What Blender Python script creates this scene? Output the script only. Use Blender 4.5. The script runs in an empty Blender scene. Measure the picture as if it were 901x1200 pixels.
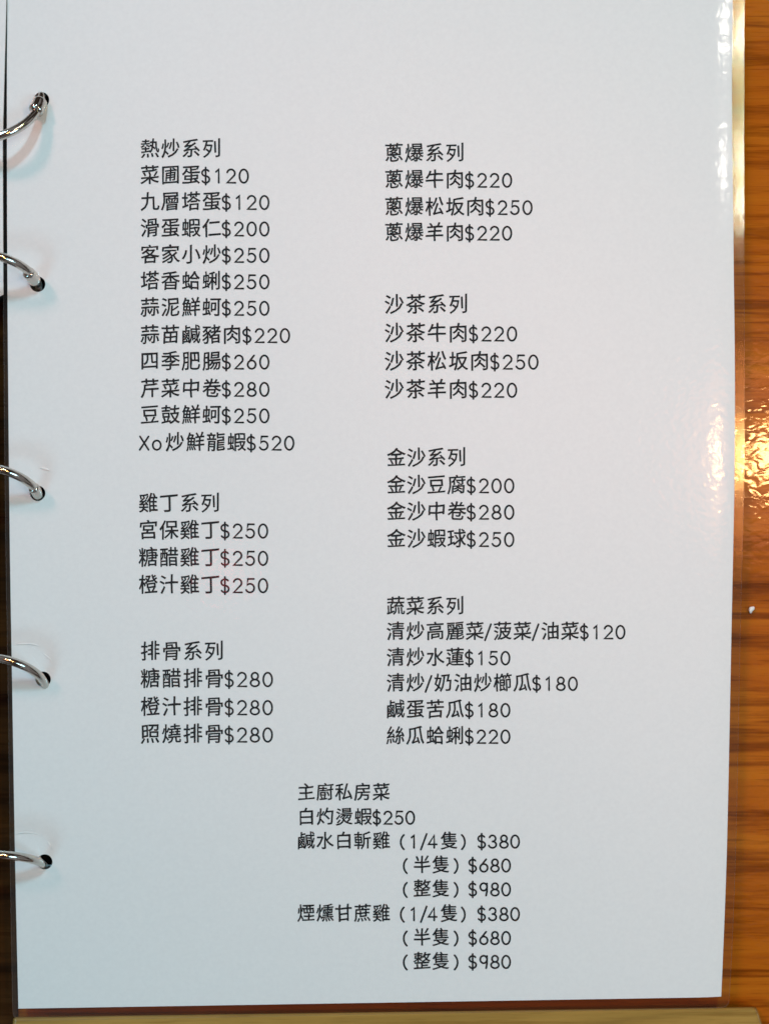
import bpy, bmesh, math, random
from mathutils import Vector, Matrix, geometry
random.seed(7)
scene = bpy.context.scene
COL = scene.collection

# ------------------------------------------------------------------ camera
DIST, TILT = 0.36, math.radians(1.85)
PX = 0.00025                                   # metres per photo pixel at the page centre
CZ = 0.0080                                    # height of the top menu page above the table
cam_data = bpy.data.cameras.new('camera')
cam_data.sensor_width = 36.0
cam_data.lens = 36.0 * DIST / (1200 * PX)
cam_data.clip_start, cam_data.clip_end = 0.01, 50
cam = bpy.data.objects.new('camera', cam_data)
COL.objects.link(cam)
cam.location = (0, DIST * math.sin(TILT), CZ + DIST * math.cos(TILT))
cam.rotation_euler = (-TILT, 0, 0)
scene.camera = cam
cam_data.dof.use_dof = True
cam_data.dof.focus_distance = DIST * 0.997
cam_data.dof.aperture_fstop = 4.5

# ------------------------------------------------------------------ world + light
world = bpy.data.worlds.new('World')
scene.world = world
world.use_nodes = True
wn, wl = world.node_tree.nodes, world.node_tree.links
bg = wn['Background']
tc = wn.new('ShaderNodeTexCoord'); ns = wn.new('ShaderNodeTexNoise'); rp = wn.new('ShaderNodeValToRGB')
ns.inputs['Scale'].default_value = 2.2
rp.color_ramp.elements[0].position = 0.50; rp.color_ramp.elements[0].color = (0.05, 0.035, 0.028, 1)
rp.color_ramp.elements[1].position = 0.64; rp.color_ramp.elements[1].color = (0.50, 0.49, 0.50, 1)
wl.new(tc.outputs['Generated'], ns.inputs['Vector'])
wl.new(ns.outputs['Fac'], rp.inputs['Fac']); wl.new(rp.outputs['Color'], bg.inputs['Color'])
bg.inputs['Strength'].default_value = 0.7

def area(name, loc, target, power, size, color, spread=180):
    l = bpy.data.lights.new(name, 'AREA'); l.shape = 'DISK'; l.size = size
    l.energy = power; l.color = color; l.spread = math.radians(spread)
    o = bpy.data.objects.new(name, l); COL.objects.link(o)
    o.location = loc
    o.rotation_euler = (Vector(target) - Vector(loc)).to_track_quat('-Z', 'Y').to_euler()
    return o
area('window_light', (-0.15, 1.6, 1.9), (0, 0, 0), 23.5, 0.26, (0.44, 0.83, 1.01))
area('room_fill', (-1.6, -0.8, 1.9), (0, 0, 0), 13.2, 0.9, (0.40, 0.83, 1.01))  # soft fill added for the general brightness of the room
area('room_fill', (2.0, -0.9, 1.8), (0, 0, 0), 17.0, 0.7, (0.47, 0.83, 1.00))
sp = bpy.data.lights.new('warm_pool_spot', 'SPOT')          # added warm spot: its cone edge stands in for a shadow on the lower left
sp.energy = 76; sp.color = (1.0, 0.47, 0.42); sp.shadow_soft_size = 0.16
sp.spot_size = math.radians(10.6); sp.spot_blend = 0.26
so = bpy.data.objects.new('warm_pool_spot', sp); COL.objects.link(so)
so.location = (-0.90, 1.00, 1.0)
so.rotation_euler = (Vector((0.044, 0.040, 0)) - so.location).to_track_quat('-Z', 'Y').to_euler()
area('halogen_lamp', (0.398, 0.026, 0.90), (0.1, 0, 0), 0.48, 0.044, (1.0, 0.52, 0.19))
area('ceiling_and_glint_lamp', (0.475, 0.475, 0.90), (0.1, 0.1, 0), 0.27, 0.032, (1.0, 0.92, 0.78))
area('ceiling_and_glint_lamp', (0.465, 0.335, 0.90), (0.1, 0.1, 0), 0.20, 0.030, (1.0, 0.92, 0.78))
for y_, p_ in ((0.496, 0.42), (0.374, 0.26), (0.315, 0.32)):  # extra discs added as bright peaks in the right film margin
    area('ceiling_and_glint_lamp', (0.68, y_, 0.895), (0.1, y_, 0), p_, 0.034, (1.0, 0.90, 0.70))
def margin_glow(loc, target, power, sx, sy, color):  # added strip lights, placed to glow in the right film margin
    o = area('margin_glow', loc, target, power, sx, color)
    o.data.shape = 'RECTANGLE'; o.data.size = sy; o.data.size_y = sx     # long side across the table
    return o
margin_glow((0.68, 0.43, 0.90), (0.1, 0.43, 0), 0.72, 0.036, 0.27, (0.88, 1.0, 0.50))
margin_glow((0.68, 0.03, 0.90), (0.1, 0.03, 0), 0.70, 0.036, 0.060, (1.0, 0.58, 0.20))
margin_glow((0.68, 0.03, 0.905), (0.1, 0.03, 0), 0.30, 0.036, 0.24, (1.0, 0.30, 0.08))
area('lamp_shade_glow', (0.400, 0.030, 0.915), (0.1, 0, 0), 0.20, 0.19, (1.0, 0.27, 0.12))
area('indicator_lamp', (-0.093, -0.047, 0.372), (-0.046, -0.02, 0), 0.0042, 0.020, (1.0, 0.03, 0.05))

scene.view_settings.view_transform = 'Standard'
scene.view_settings.look = 'None'
scene.view_settings.exposure = 0
scene.view_settings.gamma = 1
scene.view_settings.use_curve_mapping = False
scene.cycles.transparent_max_bounces = 24
scene.cycles.max_bounces = 12

# ------------------------------------------------------------------ helpers
CAM_M = Matrix.Translation(cam.location) @ Matrix.Rotation(-TILT, 4, 'X')
CAM_O = CAM_M.to_translation()
CAM_R = CAM_M.to_3x3()
FPX = DIST / PX

def at(x, y, z=CZ):
    """photo pixel (901 x 1200) -> point on the horizontal plane at height z"""
    d = CAM_R @ Vector(((x - 450.5) / FPX, (600 - y) / FPX, -1))
    return CAM_O + d * ((z - CAM_O.z) / d.z)

def link(name, me, mat=None, parent=None):
    o = bpy.data.objects.new(name, me); COL.objects.link(o)
    if mat: me.materials.append(mat)
    if parent: o.parent = parent
    return o

def bm_obj(name, bm, mat, parent=None, smooth=False):
    me = bpy.data.meshes.new(name)
    if name not in ('plastic_film', 'sealed_edge'): bmesh.ops.recalc_face_normals(bm, faces=bm.faces)   # open sheets already face up
    bm.to_mesh(me); bm.free()
    if smooth:
        for p in me.polygons: p.use_smooth = True
    return link(name, me, mat, parent)

def tag(o, label, cat, group=None, kind=None):
    o['label'] = label; o['category'] = cat
    if group: o['group'] = group
    if kind: o['kind'] = kind
    return o

def empty(name, loc):
    o = bpy.data.objects.new(name, None); COL.objects.link(o); o.location = loc
    o.empty_display_size = 0.01
    return o

def copy_tree(o, parent=None):
    c = o.copy(); COL.objects.link(c)
    if parent: c.parent = parent
    for ch in list(o.children): copy_tree(ch, c)
    return c

# ------------------------------------------------------------------ materials
def mat(name):
    m = bpy.data.materials.new(name); m.use_nodes = True
    n, l = m.node_tree.nodes, m.node_tree.links
    return m, n, l, n['Principled BSDF']

def coords(n, l, scale, rot=(0, 0, 0)):
    t = n.new('ShaderNodeTexCoord'); mp = n.new('ShaderNodeMapping')
    mp.inputs['Scale'].default_value = scale; mp.inputs['Rotation'].default_value = rot
    l.new(t.outputs['Object'], mp.inputs['Vector'])
    return mp.outputs['Vector']

def noise(n, l, vec, scale, detail=4, rough=0.55, dist=0.0):
    t = n.new('ShaderNodeTexNoise')
    t.inputs['Scale'].default_value = scale; t.inputs['Detail'].default_value = detail
    t.inputs['Roughness'].default_value = rough; t.inputs['Distortion'].default_value = dist
    l.new(vec, t.inputs['Vector'])
    return t.outputs['Fac']

def ramp(n, l, fac, stops):
    r = n.new('ShaderNodeValToRGB'); e = r.color_ramp.elements
    e[0].position, e[0].color = stops[0][0], (*stops[0][1], 1)
    e[1].position, e[1].color = stops[-1][0], (*stops[-1][1], 1)
    for p, c in stops[1:-1]:
        k = e.new(p); k.color = (*c, 1)
    l.new(fac, r.inputs['Fac'])
    return r.outputs['Color']

def mixc(n, l, a, b, fac, mode='MIX'):
    m = n.new('ShaderNodeMix'); m.data_type = 'RGBA'; m.blend_type = mode
    for s, v in ((m.inputs[6], a), (m.inputs[7], b), (m.inputs[0], fac)):
        if hasattr(v, 'is_linked'): l.new(v, s)
        elif isinstance(v, (int, float)): s.default_value = v
        else: s.default_value = (*v, 1)
    return m.outputs[2]

def bump(n, l, h, strength, dist):
    b = n.new('ShaderNodeBump')
    b.inputs['Strength'].default_value = strength; b.inputs['Distance'].default_value = dist
    l.new(h, b.inputs['Height'])
    return b.outputs['Normal']

def wood(name, light, mid, dark, coat, ripple, streak=1.0):
    m, n, l, p = mat(name)
    base = noise(n, l, coords(n, l, (9, 75, 20)), 1.0, 6, 0.6, 0.9)
    c = ramp(n, l, base, [(0.30, dark), (0.46, mid), (0.70, light)])
    band = noise(n, l, coords(n, l, (8, 190, 40)), 1.0, 5, 0.7, 0.5)
    bandc = ramp(n, l, band, [(0.50, (1, 1, 1)), (0.60, (0.52, 0.44, 0.36)), (0.72, (0.26, 0.20, 0.15))])
    c = mixc(n, l, c, bandc, 0.85 * streak, 'MULTIPLY')
    pore = noise(n, l, coords(n, l, (55, 1500, 200)), 1.0, 3, 0.6, 0.2)
    porec = ramp(n, l, pore, [(0.56, (1, 1, 1)), (0.72, (0.45, 0.36, 0.28))])
    c = mixc(n, l, c, porec, 0.75 * streak, 'MULTIPLY')
    l.new(c, p.inputs['Base Color'])
    p.inputs['Roughness'].default_value = 0.5
    p.inputs['Specular IOR Level'].default_value = 0.0
    p.inputs['Coat Weight'].default_value = coat
    p.inputs['Coat Roughness'].default_value = 0.06
    rip = noise(n, l, coords(n, l, (280, 420, 100)), 1.0, 1, 0.5, 0.6)
    l.new(bump(n, l, rip, ripple, 0.0010), p.inputs['Coat Normal'])
    l.new(bump(n, l, band, 0.25, 0.0006), p.inputs['Normal'])
    return m

M = {}
M['table'] = wood('varnished_orange_wood', (0.51, 0.150, 0.009), (0.41, 0.100, 0.006), (0.23, 0.050, 0.004), 1.0, 0.055)
M['board'] = wood('pale_wood', (0.50, 0.29, 0.075), (0.34, 0.20, 0.05), (0.14, 0.078, 0.025), 0.4, 0.12, 0.6)

M['dark'] = wood('gutter_shade_wood', (0.09, 0.034, 0.009), (0.05, 0.019, 0.006), (0.015, 0.007, 0.004), 0.08, 0.1, 0.8)  # gutter shade put into the colour as darkened wood

m, n, l, p = mat('menu_paper')
f = noise(n, l, coords(n, l, (1, 1, 1)), 900, 3)
l.new(ramp(n, l, f, [(0.3, (0.785, 0.785, 0.785)), (0.7, (0.815, 0.815, 0.812))]), p.inputs['Base Color'])
p.inputs['Roughness'].default_value = 0.75; p.inputs['Specular IOR Level'].default_value = 0.15
M['paper'] = m

m, n, l, p = mat('black_print')
f = noise(n, l, coords(n, l, (1, 1, 1)), 2500, 2)
l.new(ramp(n, l, f, [(0.3, (0.010, 0.010, 0.012)), (0.75, (0.022, 0.021, 0.024))]), p.inputs['Base Color'])
p.inputs['Roughness'].default_value = 0.6; p.inputs['Specular IOR Level'].default_value = 0.2
M['ink'] = m

def film_material(name, rough, milk, ripple, scale):
    m = bpy.data.materials.new(name); m.use_nodes = True
    n, l = m.node_tree.nodes, m.node_tree.links
    n.remove(n['Principled BSDF'])
    out = n['Material Output']
    tr = n.new('ShaderNodeBsdfTransparent'); gl = n.new('ShaderNodeBsdfGlossy'); df = n.new('ShaderNodeBsdfDiffuse')
    fr = n.new('ShaderNodeFresnel'); 
    ge = n.new('ShaderNodeNewGeometry'); io = n.new('ShaderNodeMapRange')      # a thin sheet reflects alike from both sides
    io.inputs['To Min'].default_value = 1.5; io.inputs['To Max'].default_value = 1 / 1.5
    l.new(ge.outputs['Backfacing'], io.inputs['Value']); l.new(io.outputs['Result'], fr.inputs['IOR'])
    gl.inputs['Roughness'].default_value = rough
    df.inputs['Color'].default_value = (0.8, 0.8, 0.8, 1)
    h1 = noise(n, l, coords(n, l, (1, 1, 1)), scale, 0, 0.5, 0.8)
    h2 = noise(n, l, coords(n, l, (1, 1, 1)), scale * 0.16, 2, 0.5)
    ad = n.new('ShaderNodeMath'); ad.operation = 'MULTIPLY_ADD'
    l.new(h2, ad.inputs[0]); ad.inputs[1].default_value = 0.6; l.new(h1, ad.inputs[2])
    bn = bump(n, l, ad.outputs[0], ripple, 0.0004)
    l.new(bn, gl.inputs['Normal']); l.new(bn, fr.inputs['Normal'])
    a = n.new('ShaderNodeMixShader'); b = n.new('ShaderNodeMixShader')
    a.inputs[0].default_value = milk
    l.new(tr.outputs[0], a.inputs[1]); l.new(df.outputs[0], a.inputs[2])
    l.new(fr.outputs[0], b.inputs[0]); l.new(a.outputs[0], b.inputs[1]); l.new(gl.outputs[0], b.inputs[2])
    l.new(b.outputs[0], out.inputs['Surface'])
    return m
M['film'] = film_material('clear_film', 0.10, 0.0, 0.10, 440)
M['edge'] = film_material('sealed_film_edge', 0.10, 0.008, 0.025, 220)
M['rim'] = film_material('cut_film_edge', 0.3, 0.07, 0.1, 300)

m, n, l, p = mat('creased_film_glint')  # opaque white: the glint of the creases is put into the colour
f = noise(n, l, coords(n, l, (1, 1, 1)), 900, 2)
l.new(ramp(n, l, f, [(0.3, (0.86, 0.86, 0.86)), (0.7, (0.92, 0.92, 0.92))]), p.inputs['Base Color'])
p.inputs['Roughness'].default_value = 0.22
p.inputs['Specular IOR Level'].default_value = 0.9
M['crease_glint'] = m

def metal(name, col, rough):
    m, n, l, p = mat(name)
    p.inputs['Metallic'].default_value = 1.0
    f = noise(n, l, coords(n, l, (1, 1, 1)), 700, 3)
    l.new(ramp(n, l, f, [(0.3, tuple(c * 0.88 for c in col)), (0.7, col)]), p.inputs['Base Color'])
    p.inputs['Roughness'].default_value = rough
    f2 = noise(n, l, coords(n, l, (1, 1, 1)), 1400, 3)
    l.new(bump(n, l, f2, 0.10, 0.0002), p.inputs['Normal'])
    return m
M['nickel'] = metal('polished_nickel', (0.66, 0.62, 0.57), 0.09)
M['rivet'] = metal('dark_rivet', (0.16, 0.07, 0.05), 0.30)

m, n, l, p = mat('black_card')
f = noise(n, l, coords(n, l, (1, 1, 1)), 600, 3)
l.new(ramp(n, l, f, [(0.3, (0.006, 0.006, 0.008)), (0.7, (0.012, 0.012, 0.014))]), p.inputs['Base Color'])
p.inputs['Roughness'].default_value = 0.8
M['card'] = m

# ------------------------------------------------------------------ the table
def box_bm(x0, x1, y0, y1, z0, z1, bevel=0.0, seg=3):
    bm = bmesh.new()
    bmesh.ops.create_cube(bm, size=1)
    for v in bm.verts:
        v.co = ((x0, x1)[v.co.x > 0], (y0, y1)[v.co.y > 0], (z0, z1)[v.co.z > 0])
    if bevel:
        bmesh.ops.bevel(bm, geom=list(bm.edges), offset=bevel, segments=seg, profile=0.6, affect='EDGES')
    return bm
tab = bm_obj('wooden_table', box_bm(-0.55, 0.55, -0.42, 0.42, -0.028, 0, 0.003), M['table'])
tag(tab, 'varnished orange brown wooden table top with dark horizontal grain under the menu', 'table')

# ------------------------------------------------------------------ pale board under the lower edge of the page
bm = bmesh.new()
zb = 0.0052
top = [at(16, 1192, zb), at(884, 1180.5, zb), at(905, 1243, zb), at(14, 1262, zb)]
bot = [Vector((q.x * 1.0, q.y, 0.0003)) for q in (at(16, 1191, 0), at(886, 1179, 0), at(908, 1246, 0), at(13, 1264, 0))]
vt = [bm.verts.new(q) for q in top]; vb = [bm.verts.new(q) for q in bot]
bm.faces.new(vt); bm.faces.new(vb[::-1])
for i in range(4):
    j = (i + 1) % 4
    bm.faces.new((vt[i], vb[i], vb[j], vt[j]))
bmesh.ops.bevel(bm, geom=list(bm.edges), offset=0.0011, segments=3, profile=0.6, affect='EDGES')
brd = bm_obj('wooden_board', bm, M['board'])
tag(brd, 'pale yellowish wooden board showing along the lower edge of the menu page', 'board')

# ------------------------------------------------------------------ sheets
HOLES = [(49, 117), (44.5, 333), (44.5, 578), (51, 796), (53, 1010)]
HOLE_R = 9.0 * PX

def circle(c, r, k=36):
    return [Vector((c.x + r * math.cos(2 * math.pi * i / k), c.y + r * math.sin(2 * math.pi * i / k))) for i in range(k)]

def inside(p, poly):
    r = False; j = len(poly) - 1
    for i in range(len(poly)):
        a, b = poly[i], poly[j]
        if (a.y > p.y) != (b.y > p.y) and p.x < (b.x - a.x) * (p.y - a.y) / (b.y - a.y) + a.x: r = not r
        j = i
    return r

def sheet_mesh(outline, holes, xs, ys, zf):
    """triangulated flat sheet: outline (2D, ccw), hole loops cut out, inner grid points, height zf(x, y)"""
    pts, edges = [], []
    def loop(ps):
        k = len(pts); pts.extend(ps)
        edges.extend((k + i, k + (i + 1) % len(ps)) for i in range(len(ps)))
    loop(outline)
    for h in holes: loop(h)
    for x in xs:
        for y in ys:
            q = Vector((x, y))
            if inside(q, outline) and not any(inside(q, h) for h in holes): pts.append(q)
    vs, es, fs, *_ = geometry.delaunay_2d_cdt(pts, edges, [], 0, 1e-7)
    bm = bmesh.new()
    bv = [bm.verts.new((v.x, v.y, zf(v.x, v.y))) for v in vs]
    for f in fs:
        c = sum((vs[i] for i in f), Vector((0, 0))) / len(f)
        if inside(c, outline) and not any(inside(c, h) for h in holes):
            try: bm.faces.new([bv[i] for i in f])
            except ValueError: pass
    loose = [v for v in bm.verts if not v.link_faces]
    bmesh.ops.delete(bm, geom=loose, context='VERTS')
    for f in bm.faces:
        f.normal_update()
        if f.normal.z < 0: f.normal_flip()
    # needle triangles along a straight rim have no reliable facing: drop them
    bmesh.ops.delete(bm, geom=[f for f in bm.faces if f.normal.z < 0.97 or f.calc_area() < 0.2 * max(e.calc_length() for e in f.edges) * 5e-6], context='FACES_ONLY')
    return bm

def extrude_down(bm, t):
    up = list(bm.faces)
    r = bmesh.ops.extrude_face_region(bm, geom=up)
    # the extruded copy goes down, the original stays as the top
    vs = [g for g in r['geom'] if isinstance(g, bmesh.types.BMVert)]
    for v in vs: v.co.z -= t
    return bm

def sub(a, b, k):
    return [a + (b - a) * (i / k) for i in range(k)]

def true_normals(me, zf, e=2e-5):
    """shading normals straight from the sheet's own height, so thin triangles along its rim cannot spoil them"""
    me.normals_split_custom_set_from_vertices([Vector(((zf(v.co.x - e, v.co.y) - zf(v.co.x + e, v.co.y)) / (2 * e),
        (zf(v.co.x, v.co.y - e) - zf(v.co.x, v.co.y + e)) / (2 * e), 1)).normalized() for v in me.vertices])

# outline of the paper in the photo's pixels
LEFT = [(9, -6), (8.5, 120), (9, 300), (10, 440), (12, 640), (15, 820), (18, 1000), (22, 1182)]
RIGHT = [(845, 1168.5), (851.5, 1000), (857, 740), (860.5, 560), (861, 440), (859.5, 300), (857.5, 120), (858.5, -4)]
def smooth_line(pl, k=6):
    out = []
    for i in range(len(pl) - 1):
        p0, p1, p2, p3 = (Vector(pl[max(0, min(len(pl) - 1, j))]) for j in (i - 1, i, i + 1, i + 2))
        for s in range(k):
            t = s / k
            out.append(0.5 * ((2 * p1) + (p2 - p0) * t + (2 * p0 - 5 * p1 + 4 * p2 - p3) * t * t + (3 * p1 - p0 - 3 * p2 + p3) * t ** 3))
    out.append(Vector(pl[-1]))
    return out
def seg_px(a, b, k):
    a, b = Vector(a), Vector(b)
    return [a + (b - a) * (i / k) for i in range(1, k)]
PAPER_PX = smooth_line(LEFT) + seg_px(LEFT[-1], RIGHT[0], 60) + smooth_line(RIGHT) + seg_px(RIGHT[-1], LEFT[0], 60)
def edge_x(y, pl):
    for i in range(len(pl) - 1):
        a, b = pl[i], pl[i + 1]
        if min(a[1], b[1]) <= y <= max(a[1], b[1]):
            return a[0] + (b[0] - a[0]) * (y - a[1]) / (b[1] - a[1])
    return pl[0][0] if abs(y - pl[0][1]) < abs(y - pl[-1][1]) else pl[-1][0]

FILM_L = [(3, -16), (4, 300), (5, 440), (7, 640), (10, 820), (12, 1000), (15, 1180)]
FILM_R = [(855, 1181), (862.5, 1000), (868, 740), (872.5, 560), (873, 440), (872.5, 300), (872.5, 120), (873, -16)]
def corner(a, b, c, r, k=8):
    a, b, c = Vector(a), Vector(b), Vector(c)
    u, v = (a - b).normalized(), (c - b).normalized()
    p, q = b + u * r, b + v * r
    return [p * (1 - t) ** 2 + b * 2 * t * (1 - t) + q * t * t for t in (i / k for i in range(k + 1))]
FILM_PX = (smooth_line(FILM_L)[1:-1] + corner(FILM_L[-1], (15.5, 1196.5), (400, 1190), 12) +
           seg_px((15.5 + 12, 1196.3), (845.5, 1181.7), 60) + corner((400, 1190), (854.5, 1181.5), FILM_R[1], 9) + smooth_line(FILM_R)[2:-1] +
           corner(FILM_R[-2], (873, -18), (400, -18), 9) + seg_px((864, -18), (12, -18), 60) + corner((400, -18), (3, -18), FILM_L[1], 9))

def curl(x, y):
    """drop of the sheet towards its right edge (and slightly at the others): the laminate bends over the stack"""
    z = 0.0
    q = CAM_R.transposed() @ (Vector((x, y, CZ)) - CAM_O)
    d = (450.5 - q.x / q.z * FPX) - (edge_x(600 + q.y / q.z * FPX, RIGHT) - 32)
    if d > 0:
        z -= 0.5 * (min(d, 32) * PX) ** 2 / 0.085 + max(0, d - 32) * PX * 0.140     # gentle roll of the page, then the sealed margin dips
    return z
def P2(q, z=CZ):
    w = at(q.x, q.y, z); return Vector((w.x, w.y))
paper_out = [P2(q) for q in PAPER_PX]
film_out = [P2(q, CZ + 0.0002) for q in FILM_PX]
xr0 = [at(x, 600).x for x in (60, 120, 200, 300, 400, 500, 600, 700, 780, 820, 832)] + [at(838 + 2.5 * i, 600).x for i in range(15)]
yr0 = [at(0, y).y for y in range(-10, 1200, 24)]
holes3 = [circle(P2(Vector(h)), HOLE_R) for h in HOLES]

menu = empty('menu_page', at(450, 600, CZ - 0.0006))
bpy.context.view_layer.update()
def keep(o, parent):
    """parent without moving the mesh: shift mesh data into the parent's space"""
    o.parent = parent
    base = parent
    off = Vector((0, 0, 0))
    while base: off += base.location; base = base.parent
    o.data.transform(Matrix.Translation(-off))
    return o

paper = bm_obj('paper', extrude_down(sheet_mesh(paper_out, holes3, xr0, yr0, lambda x, y: CZ + curl(x, y)), 0.00015), M['paper'])
keep(paper, menu)
zfilm = CZ + 0.00022
flm_in = [P2(q, zfilm) for q in PAPER_PX]
film = bm_obj('plastic_film', sheet_mesh(flm_in, holes3, xr0, yr0, lambda x, y: zfilm + curl(x, y)), M['film'], smooth=True)
true_normals(film.data, curl); keep(film, menu)
# sealed margin: film outline with the paper outline as its hole
seal = bm_obj('sealed_edge', sheet_mesh(film_out, [flm_in], [at(838 + 1.5 * i, 600).x for i in range(26)], yr0, lambda x, y: zfilm + curl(x, y)), M['edge'], smooth=True)
true_normals(seal.data, lambda x, y: curl(x + 8e-4, y)); keep(seal, menu)
bm = bmesh.new()
k = len(film_out)
ra = [bm.verts.new((q.x, q.y, zfilm + curl(q.x, q.y))) for q in film_out]
rb = [bm.verts.new((q.x, q.y, zfilm + curl(q.x, q.y) - 0.0005)) for q in film_out]
for i in range(k): bm.faces.new((ra[i], ra[(i + 1) % k], rb[(i + 1) % k], rb[i]))
keep(bm_obj('cut_edge', bm, M['rim'], smooth=True), menu)
def crease_glint(pts):
    bm = bmesh.new()
    for i in range(len(pts) - 1):
        a, b_ = Vector(pts[i]), Vector(pts[i + 1])
        nn = Vector((-(b_ - a).y, (b_ - a).x)).normalized()
        w0 = 0.25 + 0.8 * math.sin(math.pi * i / (len(pts) - 1)); w1 = 0.25 + 0.8 * math.sin(math.pi * (i + 1) / (len(pts) - 1))
        zz = zfilm + 0.00004
        ridge = zfilm + 0.00011
        q = [at(*(a + nn * w0), zz), at(*(b_ + nn * w1), zz), at(*b_, ridge), at(*a, ridge), at(*(b_ - nn * w1), zz), at(*(a - nn * w0), zz)]
        v = [bm.verts.new(t) for t in q]
        bm.faces.new((v[0], v[1], v[2], v[3])); bm.faces.new((v[3], v[2], v[4], v[5]))
    bmesh.ops.remove_doubles(bm, verts=bm.verts, dist=1e-6)
    keep(bm_obj('film_crease_glint', bm, M['crease_glint'], smooth=True), menu)
def arc_px(cx, cy, r, a0, a1, k=8):
    return [(cx + r * math.cos(math.radians(a0 + (a1 - a0) * i / k)), cy - r * math.sin(math.radians(a0 + (a1 - a0) * i / k))) for i in range(k + 1)]
for c_ in (arc_px(44.5, 578, 30, 88, 62), arc_px(30, 800, 46, 105, 70), arc_px(30, 800, 40, 58, 40), arc_px(32, 1008, 33, 115, 60), arc_px(36, 1003, 26, 42, 20),
           [(845, 40.0), (850, 41.2), (855, 43)]):
    crease_glint(c_)
tag(menu, 'laminated white menu page printed with black dish names and prices', 'menu page')

# ------------------------------------------------------------------ the printing
STROKES = {}   # round-pen digits and signs: polylines in a box one unit high (baseline 0, cap 1); (advance, strokes)
def arc(cx, cy, rx, ry, a0, a1, k=18):
    return [(cx + rx * math.cos(math.radians(a0 + (a1 - a0) * i / k)), cy + ry * math.sin(math.radians(a0 + (a1 - a0) * i / k))) for i in range(k + 1)]
STROKES['0'] = [arc(.32, .5, .32, .5, 90, 450, 32)]
STROKES['1'] = [[(.14, .82), (.34, 1), (.34, 0)]]
STROKES['2'] = [arc(.31, .70, .29, .30, 165, -28) + [(.03, 0), (.64, 0)]]
STROKES['3'] = [arc(.29, .75, .25, .25, 160, -90), arc(.29, .26, .30, .26, 88, -165)]
STROKES['4'] = [[(.48, 0), (.48, 1), (.02, .28), (.68, .28)]]
STROKES['5'] = [[(.58, 1), (.14, 1), (.08, .55)] + arc(.29, .32, .31, .32, 132, -155)]
STROKES['6'] = [[(.50, 1), (.18, .60)] + arc(.32, .31, .30, .31, 150, 510, 30)]
STROKES['8'] = [arc(.32, .75, .24, .25, 90, 450, 26), arc(.32, .25, .31, .25, 90, 450, 28)]
STROKES['9'] = [arc(.30, .70, .27, .30, 0, 360, 28), [(.57, .98), (.57, .35), (.50, 0)]]
STROKES['$'] = [arc(.31, .74, .27, .24, 35, 262) + arc(.31, .25, .28, .25, 82, -150), [(.31, 1.14), (.31, -.14)]]
STROKES['/'] = [[(.46, 1.12), (.0, -.14)]]
STROKES['('] = [arc(.72, .46, .62, .72, 127, 233, 14)]
STROKES[')'] = [arc(-.42, .46, .62, .72, 53, -53, 14)]
STROKES['X'] = [[(.02, 1), (.66, 0)], [(.66, 1), (.0, 0)]]
STROKES['o'] = [arc(.31, .35, .30, .35, 90, 450, 26)]

def ribbon(pts, w):
    """outline quads of a round pen following pts"""
    quads = []
    clean = [Vector(pts[0])]
    for q in pts[1:]:
        if (Vector(q) - clean[-1]).length > 1e-4: clean.append(Vector(q))
    closed = (clean[0] - clean[-1]).length < 1e-3
    sides = []
    kk = len(clean)
    for i, c in enumerate(clean):
        a = clean[i - 1] if i else (clean[-2] if closed else None)
        b = clean[i + 1] if i < kk - 1 else (clean[1] if closed else None)
        d1 = (c - a).normalized() if a is not None else None
        d2 = (b - c).normalized() if b is not None else None
        d = (d1 + d2) if d1 is not None and d2 is not None else (d1 if d1 is not None else d2)
        if d.length < 1e-6: d = d1
        d = d.normalized()
        nn = Vector((-d.y, d.x))
        k_ = 1.0
        if d1 is not None and d2 is not None:
            k_ = 1 / max(0.55, d.dot(d1))
        sides.append((c + nn * w * k_ / 2, c - nn * w * k_ / 2))
    for i in range(kk - 1):
        quads.append([sides[i][0], sides[i][1], sides[i + 1][1], sides[i + 1][0]])
    if not closed:
        for c, o, s in ((clean[0], clean[1], 1), (clean[-1], clean[-2], 1)):
            a0 = math.atan2((c - o).y, (c - o).x)
            quads.append([c + Vector((math.cos(a0 + t), math.sin(a0 + t))) * w / 2 for t in (math.radians(u) for u in range(-90, 91, 30))])
    return quads

GLYPHS = {}
def glyph(ch, off):
    """outline of one Chinese character as flat faces, in em units centred on the em box"""
    key = (ch, off)
    if key in GLYPHS: return GLYPHS[key]
    c = bpy.data.curves.new('lettering_source', 'FONT'); c.body = ch; c.offset = off; c.resolution_u = 3
    o = bpy.data.objects.new('lettering_source', c); COL.objects.link(o)
    bpy.context.view_layer.update()
    me = bpy.data.meshes.new_from_object(o.evaluated_get(bpy.context.evaluated_depsgraph_get()))
    vs = [Vector((v.co.x, v.co.y)) for v in me.vertices]
    fs = [list(q.vertices) for q in me.polygons]
    cnt = {}
    for q in fs:
        for i in range(len(q)):
            e = tuple(sorted((q[i], q[i - 1]))); cnt[e] = cnt.get(e, 0) + 1
    rim = [e for e, c_ in cnt.items() if c_ == 1]           # outline, inked once more so the strokes swell a little
    bpy.data.objects.remove(o); bpy.data.curves.remove(c); bpy.data.meshes.remove(me)
    GLYPHS[key] = (vs, fs, rim)
    return GLYPHS[key]
SWELL = 0.25
EM = 0.8745                                      # advance of a full-width character at size 1
EMY = 0.325                                      # height of its middle above the baseline

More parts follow.
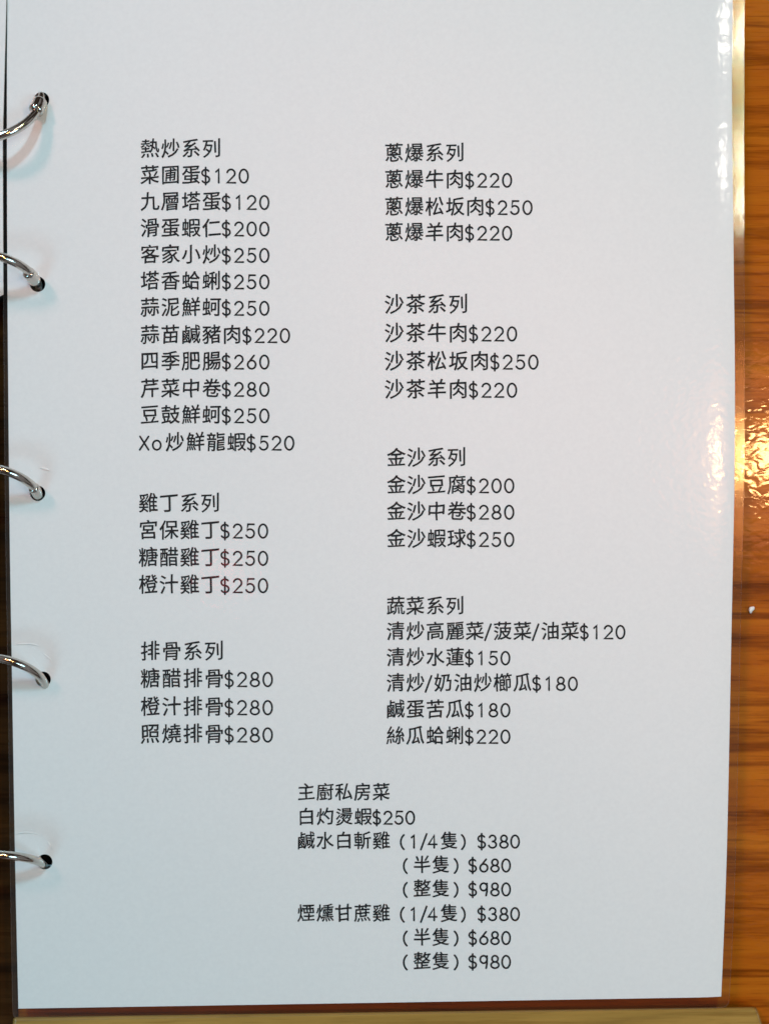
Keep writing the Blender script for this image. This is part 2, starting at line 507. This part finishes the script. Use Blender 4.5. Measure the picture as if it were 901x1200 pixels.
class Block:
    def __init__(self, name, label):
        self.bm = bmesh.new(); self.name = name; self.label = label; self.z = CZ + 0.00006; self.k = 0
    def face(self, pts):
        z = self.z + (self.k % 23) * 4e-7; self.k += 1
        vs = []
        for q in pts:
            w = at(q.x, q.y, z); vs.append(self.bm.verts.new((w.x, w.y, w.z)))
        try: f = self.bm.faces.new(vs)
        except ValueError: return
    def cjk(self, ch, cx, cy, size):
        vs, fs, rim = glyph(ch, 0.0)
        s = size * 0.93 / EM
        rnd = random.Random(ord(ch) * 31)
        sl = 0.06 + rnd.uniform(-.012, .012)     # strokes climb a little to the right, as in hand lettering
        p1, p2 = rnd.uniform(0, 6.3), rnd.uniform(0, 6.3)
        def T(v):
            dx, dy = (v.x - EM / 2) * s, (v.y - EMY) * s
            wx = 0.30 * math.sin(0.33 * dy + p1) ; wy = 0.30 * math.sin(0.37 * dx + p2)
            return Vector((cx + dx * 0.97 + wx, cy - (dy + dx * sl) + wy))
        z = self.z + (self.k % 23) * 4e-7; self.k += 1
        bv = []
        for v in vs:
            q = T(v); w = at(q.x, q.y, z); bv.append(self.bm.verts.new((w.x, w.y, w.z)))
        for f in fs:
            try: self.bm.faces.new([bv[i] for i in f])
            except ValueError: pass
        for i, j in rim:
            a, b_ = T(vs[i]), T(vs[j])
            if (b_ - a).length < 1e-3: continue
            e = (b_ - a).normalized() * SWELL; nn = Vector((-e.y, e.x))
            self.face([a - e * 0.5 + nn, a - e + nn * 0.4, a - e - nn * 0.4, a - e * 0.5 - nn, b_ + e * 0.5 - nn, b_ + e - nn * 0.4, b_ + e + nn * 0.4, b_ + e * 0.5 + nn])
    def pen(self, ch, x, base, h, w=2.15):
        for st in STROKES[ch]:
            for qd in ribbon([(x + a * h, base - b * h) for a, b in st], w):
                self.face(qd)
    def line(self, text, x, y, pitch, dp, size, h):
        """text from pixel x on a line centred at y: pitch for Chinese characters, dp for digits"""
        for ch in text:
            if ch in STROKES:
                adv = dp
                if ch == '/': adv = dp * 0.66
                if ch == 'X': adv = dp * 1.02
                if ch == 'o': adv = dp * 0.95
                self.pen(ch, x + 1.6, y + h * 0.52, h)
                x += adv
            elif ch == ' ':
                x += pitch
            else:
                self.cjk(ch, x + pitch / 2, y, size); x += pitch
    def done(self, parent):
        for f in self.bm.faces:
            f.normal_update()
            if f.normal.z < 0: f.normal_flip()
        me = bpy.data.meshes.new(self.name); self.bm.to_mesh(me); self.bm.free()
        o = link(self.name, me, M['ink']); keep(o, parent)
        o['label'] = self.label
        return o

def block(label, rows):
    b = Block('text_block', label)
    for r in rows: b.line(*r)
    return b.done(paper)
A = dict()
def rows(x, ys, texts, pitch, dp, size, h):
    return [(t, x, y, pitch, dp, size, h) for t, y in zip(texts, ys)]
block('text block of twelve lines at the upper left', rows(162.5, (175, 206, 237, 268, 299, 330, 361, 393, 424, 456, 487, 519),
      ('熱炒系列', '菜圃蛋$120', '九層塔蛋$120', '滑蛋蝦仁$200', '客家小炒$250', '塔香蛤蜊$250', '蒜泥鮮蚵$250', '蒜苗鹹豬肉$220',
       '四季肥腸$260', '芹菜中卷$280', '豆鼓鮮蚵$250', 'Xo炒鮮龍蝦$520'), 24.1, 14.8, 22.0, 15.6))
block('text block of four chicken lines at the left', rows(160.5, (590.5, 622, 654, 686),
      ('雞丁系列', '宮保雞丁$250', '糖醋雞丁$250', '橙汁雞丁$250'), 24.2, 14.8, 22.4, 15.8))
block('text block of four rib lines at the lower left', rows(162.5, (764, 796, 829, 861),
      ('排骨系列', '糖醋排骨$280', '橙汁排骨$280', '照燒排骨$280'), 24.9, 15.0, 22.6, 16.0))
block('text block of four lines at the top right', rows(448, (180, 211, 243, 273),
      ('蔥爆系列', '蔥爆牛肉$220', '蔥爆松坂肉$250', '蔥爆羊肉$220'), 23.9, 14.6, 21.8, 15.4))
block('text block of four lines below the top right one', rows(448, (357.5, 391, 424, 457),
      ('沙茶系列', '沙茶牛肉$220', '沙茶松坂肉$250', '沙茶羊肉$220'), 25.0, 15.0, 22.6, 15.8))
block('text block of four lines at the middle right', rows(451, (537, 569, 600, 632),
      ('金沙系列', '金沙豆腐$200', '金沙中卷$280', '金沙蝦球$250'), 23.6, 14.8, 22.0, 15.6))
block('text block of six vegetable lines at the lower right', rows(450.5, (711, 740.5, 771, 801, 832, 863),
      ('蔬菜系列', '清炒高麗菜/菠菜/油菜$120', '清炒水蓮$150', '清炒/奶油炒櫛瓜$180', '鹹蛋苦瓜$180', '絲瓜蛤蜊$220'), 23.2, 14.1, 21.4, 15.0))
b = Block('text_block', 'text block of eight lines at the bottom centre')
S, H, DP = 20.4, 14.6, 13.0
b.line('主廚私房菜', 346.5, 929, 22.0, DP, S, H)
b.line('白灼燙蝦$250', 346.5, 958, 22.2, DP, S, H)
for y, t in ((986, '鹹水白斬雞'), (1071, '煙燻甘蔗雞')):
    b.line(t, 346.5, y, 22.0, DP, S, H)
    b.line('(', 466.5, y, 22, DP, S, H); b.line('1/4', 478.5, y, 22, DP, S, H)
    b.line('隻', 514, y, 22, DP, S, H); b.line(')', 540, y, 22, DP, S, H); b.line('$380', 558, y, 22, DP, S, H)
for y, t in ((1014, '半隻'), (1042, '整隻'), (1099, '半隻'), (1127, '整隻')):
    b.line('(', 470, y, 22, DP, S, H); b.line(t, 482, y, 22.2, DP, S, H)
    b.line(')', 531.5, y, 22, DP, S, H); b.line('$680' if t[0] == '半' else '$980', 547.5, y, 22, DP, S, H)
b.done(paper)

# ------------------------------------------------------------------ pages below and an added black cover
def inset(pl, d):
    c = sum(pl, Vector((0, 0))) / len(pl)
    ex = max(abs(q.x - c.x) for q in pl); ey = max(abs(q.y - c.y) for q in pl)
    return [Vector((c.x + (q.x - c.x) * (1 - d / ex), c.y + (q.y - c.y) * (1 - d / ey))) for q in pl]
big_holes = [circle(P2(Vector(h)), HOLE_R * 1.22) for h in HOLES]
under_lab = ['laminated menu page lying directly beneath the printed top page', 'laminated menu page third from the top of the stack',
             'laminated menu page fourth from the top of the stack']
first = None
for i in range(3):
    z = CZ - 0.0016 - i * 0.0014
    if first is None:
        first = empty('menu_page', (0, 0, z))
        bpy.context.view_layer.update()
        u = bm_obj('paper', extrude_down(sheet_mesh(inset(paper_out, 0.0006), big_holes, xr0[::3], yr0[::4], lambda x, y: z + curl(x, y)), 0.00015), M['paper'])
        keep(u, first)
        u = bm_obj('plastic_film', sheet_mesh(inset(film_out, 0.0030), big_holes, xr0[::3], yr0[::4], lambda x, y: z + 0.0003 + curl(x, y)), M['edge'], smooth=True)
        keep(u, first)
        o = first
    else:
        o = copy_tree(first)
        o.location = (0.0003 * (-1) ** i, 0.0004 * i - 0.0004, z)
    tag(o, under_lab[i], 'menu page', 'menu pages stacked under the top page')
cov = bm_obj('hole_shade_sheet', extrude_down(sheet_mesh(inset(paper_out, 0.004), [], xr0[::4], yr0[::6], lambda x, y: 0.0024), 0.0016), M['card'])  # sheet added so the shade inside the punched holes is painted black
tag(cov, 'added black cover under the menu pages, seen through the punched holes', 'backing')

# ------------------------------------------------------------------ facing page on the left
zl = CZ + 0.0006
fp = [Vector(q) for q in ((-60, -20), (-60, 1215), (-22, 1190), (-16, 700), (-12, 380), (-9, 352), (4.2, 345), (3.5, 165), (8.2, -20))]  # stepped part of the edge stands in for a pale reflection streak
face_out = [P2(q, zl) for q in fp]
fpage = empty('menu_page', at(-30, 600, zl))
bpy.context.view_layer.update()
o = bm_obj('paper', extrude_down(sheet_mesh(face_out, [], [at(-30, 0).x], yr0[::4], lambda x, y: zl), 0.0004), M['paper']); keep(o, fpage)
fo2 = [P2(q + Vector((1.2 if q.x > -50 else -3, 0)), zl) for q in fp]
o = bm_obj('plastic_film', sheet_mesh(fo2, [], [at(-30, 0).x], yr0[::4], lambda x, y: zl + 0.0002), M['edge']); keep(o, fpage)
o = bm_obj('backing', extrude_down(sheet_mesh(inset(face_out, 0.0012), [], [at(-30, 0).x], yr0[::6], lambda x, y: zl - 0.0006), 0.0070), M['card']); keep(o, fpage)
tag(fpage, 'facing menu page whose blank pale edge at the top left doubles as a film reflection', 'menu page')

# ------------------------------------------------------------------ binder rings
def tube(bm, pts, rad, seg=16, closed=False):
    rings = []
    k = len(pts)
    up = None
    for i in range(k):
        if closed: d = pts[(i + 1) % k] - pts[i - 1]
        else: d = pts[min(i + 1, k - 1)] - pts[max(i - 1, 0)]
        d.normalize()
        if up is None: up = d.orthogonal().normalized()
        up = (up - d * up.dot(d)).normalized()
        s = d.cross(up)
        r = rad(i / k) if callable(rad) else rad
        rings.append([bm.verts.new(pts[i] + (up * math.cos(a) + s * math.sin(a)) * r) for a in (2 * math.pi * j / seg for j in range(seg))])
    for i in range(k if closed else k - 1):
        a, b2 = rings[i], rings[(i + 1) % k]
        for j in range(seg): bm.faces.new((a[j], a[(j + 1) % seg], b2[(j + 1) % seg], b2[j]))
    if not closed:
        bm.faces.new(rings[0][::-1]); bm.faces.new(rings[-1])

def ring(px, lean, R, dx, drop, clasp, label, wire=0.00124, yaw=0.0):
    """closed wire ring through the hole at px: stands on edge, leaning by lean; drop = how far its middle lies below the page"""
    h = at(px[0] + dx[0], px[1] + dx[1])
    L = math.radians(lean)
    v = Vector((0, math.sin(L), math.cos(L)))
    u = Vector((math.cos(math.radians(yaw)), math.sin(math.radians(yaw)), 0))
    a0 = math.asin(max(-0.95, min(0.95, drop / (R * math.cos(L)))))   # angle at which the ring crosses the page
    c = h - u * R * math.cos(a0) - v * R * math.sin(a0)
    root = empty('binder_ring', c)
    bpy.context.view_layer.update()
    bm = bmesh.new()
    N = 96
    tube(bm, [(u * math.cos(t) + v * math.sin(t)) * R for t in (2 * math.pi * i / N for i in range(N))], wire, 16, True)
    bm_obj('wire_loop', bm, M['nickel'], root, True)
    if clasp:
        a1 = math.radians(clasp[0]); ln = clasp[1]; fat = clasp[3]
        bm = bmesh.new()
        pts = []
        for i in range(13):
            t = a0 + a1 + (i - 6) / 6 * ln / R / 2
            pts.append((u * math.cos(t) + v * math.sin(t)) * (R - clasp[2]))
        def prof(s):
            e = abs(2 * s - 0.92)
            return wire * fat * (1 if e < 0.75 else 1 - (e - 0.75) * 1.4)
        tube(bm, pts, prof, 20)
        cl = bm_obj('clasp', bm, M['nickel'], root, True)
        # rivet head on the side of the clasp turned to the viewer
        mid = pts[6]
        vd = (CAM_O - (c + mid)).normalized()
        bm = bmesh.new()
        bmesh.ops.create_uvsphere(bm, u_segments=14, v_segments=8, radius=0.00055)
        for q in bm.verts:
            a = math.atan2(q.co.y, q.co.x)
            q.co.x *= 1 + 0.22 * math.cos(5 * a); q.co.y *= 1 + 0.22 * math.cos(5 * a); q.co.z *= 0.45
        bm.transform(Matrix.Translation(mid + vd * wire * fat) @ vd.to_track_quat('Z', 'Y').to_matrix().to_4x4())
        bm_obj('rivet', bm, M['rivet'], cl, True)
    tag(root, label, 'binder ring', 'metal binder rings along the left edge of the menu page')
    return root
ring(HOLES[0], -58, 0.0160, (0, 0), 0.0, (10, 0.0048, 0.0003, 1.75), 'topmost binder ring, leaning down towards the page with its clasp above the hole')
ring(HOLES[1], 26, 0.0145, (0, -2), 0.0, (12, 0.0054, 0.0006, 1.5), 'second binder ring from the top, clasp with dark rivet just over its hole')
ring(HOLES[2], 34, 0.0145, (1, 1), 0.0, (6, 0.0050, 0.0002, 1.3), 'middle binder ring with its clasp standing inside the punched hole')
ring(HOLES[3], 40, 0.0150, (2, 5), 0.0, None, 'plain binder ring fourth from the top beside the rib dishes list')
ring(HOLES[4], 28, 0.0150, (-2, 2), 0.0, None, 'lowest binder ring, plain wire entering the hole near the page bottom')

# ------------------------------------------------------------------ crumb on the table
bm = bmesh.new()
bmesh.ops.create_icosphere(bm, subdivisions=3, radius=0.001)
rc = random.Random(4)
k1 = [(rc.uniform(-1, 1), rc.uniform(-1, 1), rc.uniform(-1, 1)) for _ in range(5)]
for v in bm.verts:
    f = 1 + 0.22 * sum(math.sin(2.3 * v.co.normalized().dot(Vector(k)) * 2 + i) for i, k in enumerate(k1)) / 2
    v.co = v.co * f
    v.co.x *= 0.75; v.co.y *= 1.05; v.co.z = v.co.z * 0.5 + 0.0005
bm.transform(Matrix.Rotation(-0.5, 4, 'Z'))
cr = bm_obj('crumb', bm, M['paper'], smooth=True)
cr.location = at(879, 714, 0.0001)
tag(cr, 'tiny white crumb lying on the table right of the menu page', 'crumb')

# ------------------------------------------------------------------ dark strip standing in for the shade between the two page stacks
gutter_shade = bm_obj('gutter_shade_strip', box_bm(at(-40, 600, 0).x, at(17, 600, 0).x, at(0, 1262, 0).y, at(0, -30, 0).y, 0.0004, 0.0016, 0.0004), M['dark'])
tag(gutter_shade, 'dark brown strip standing in for shade in the gap left of the menu page under the rings', 'shade strip')
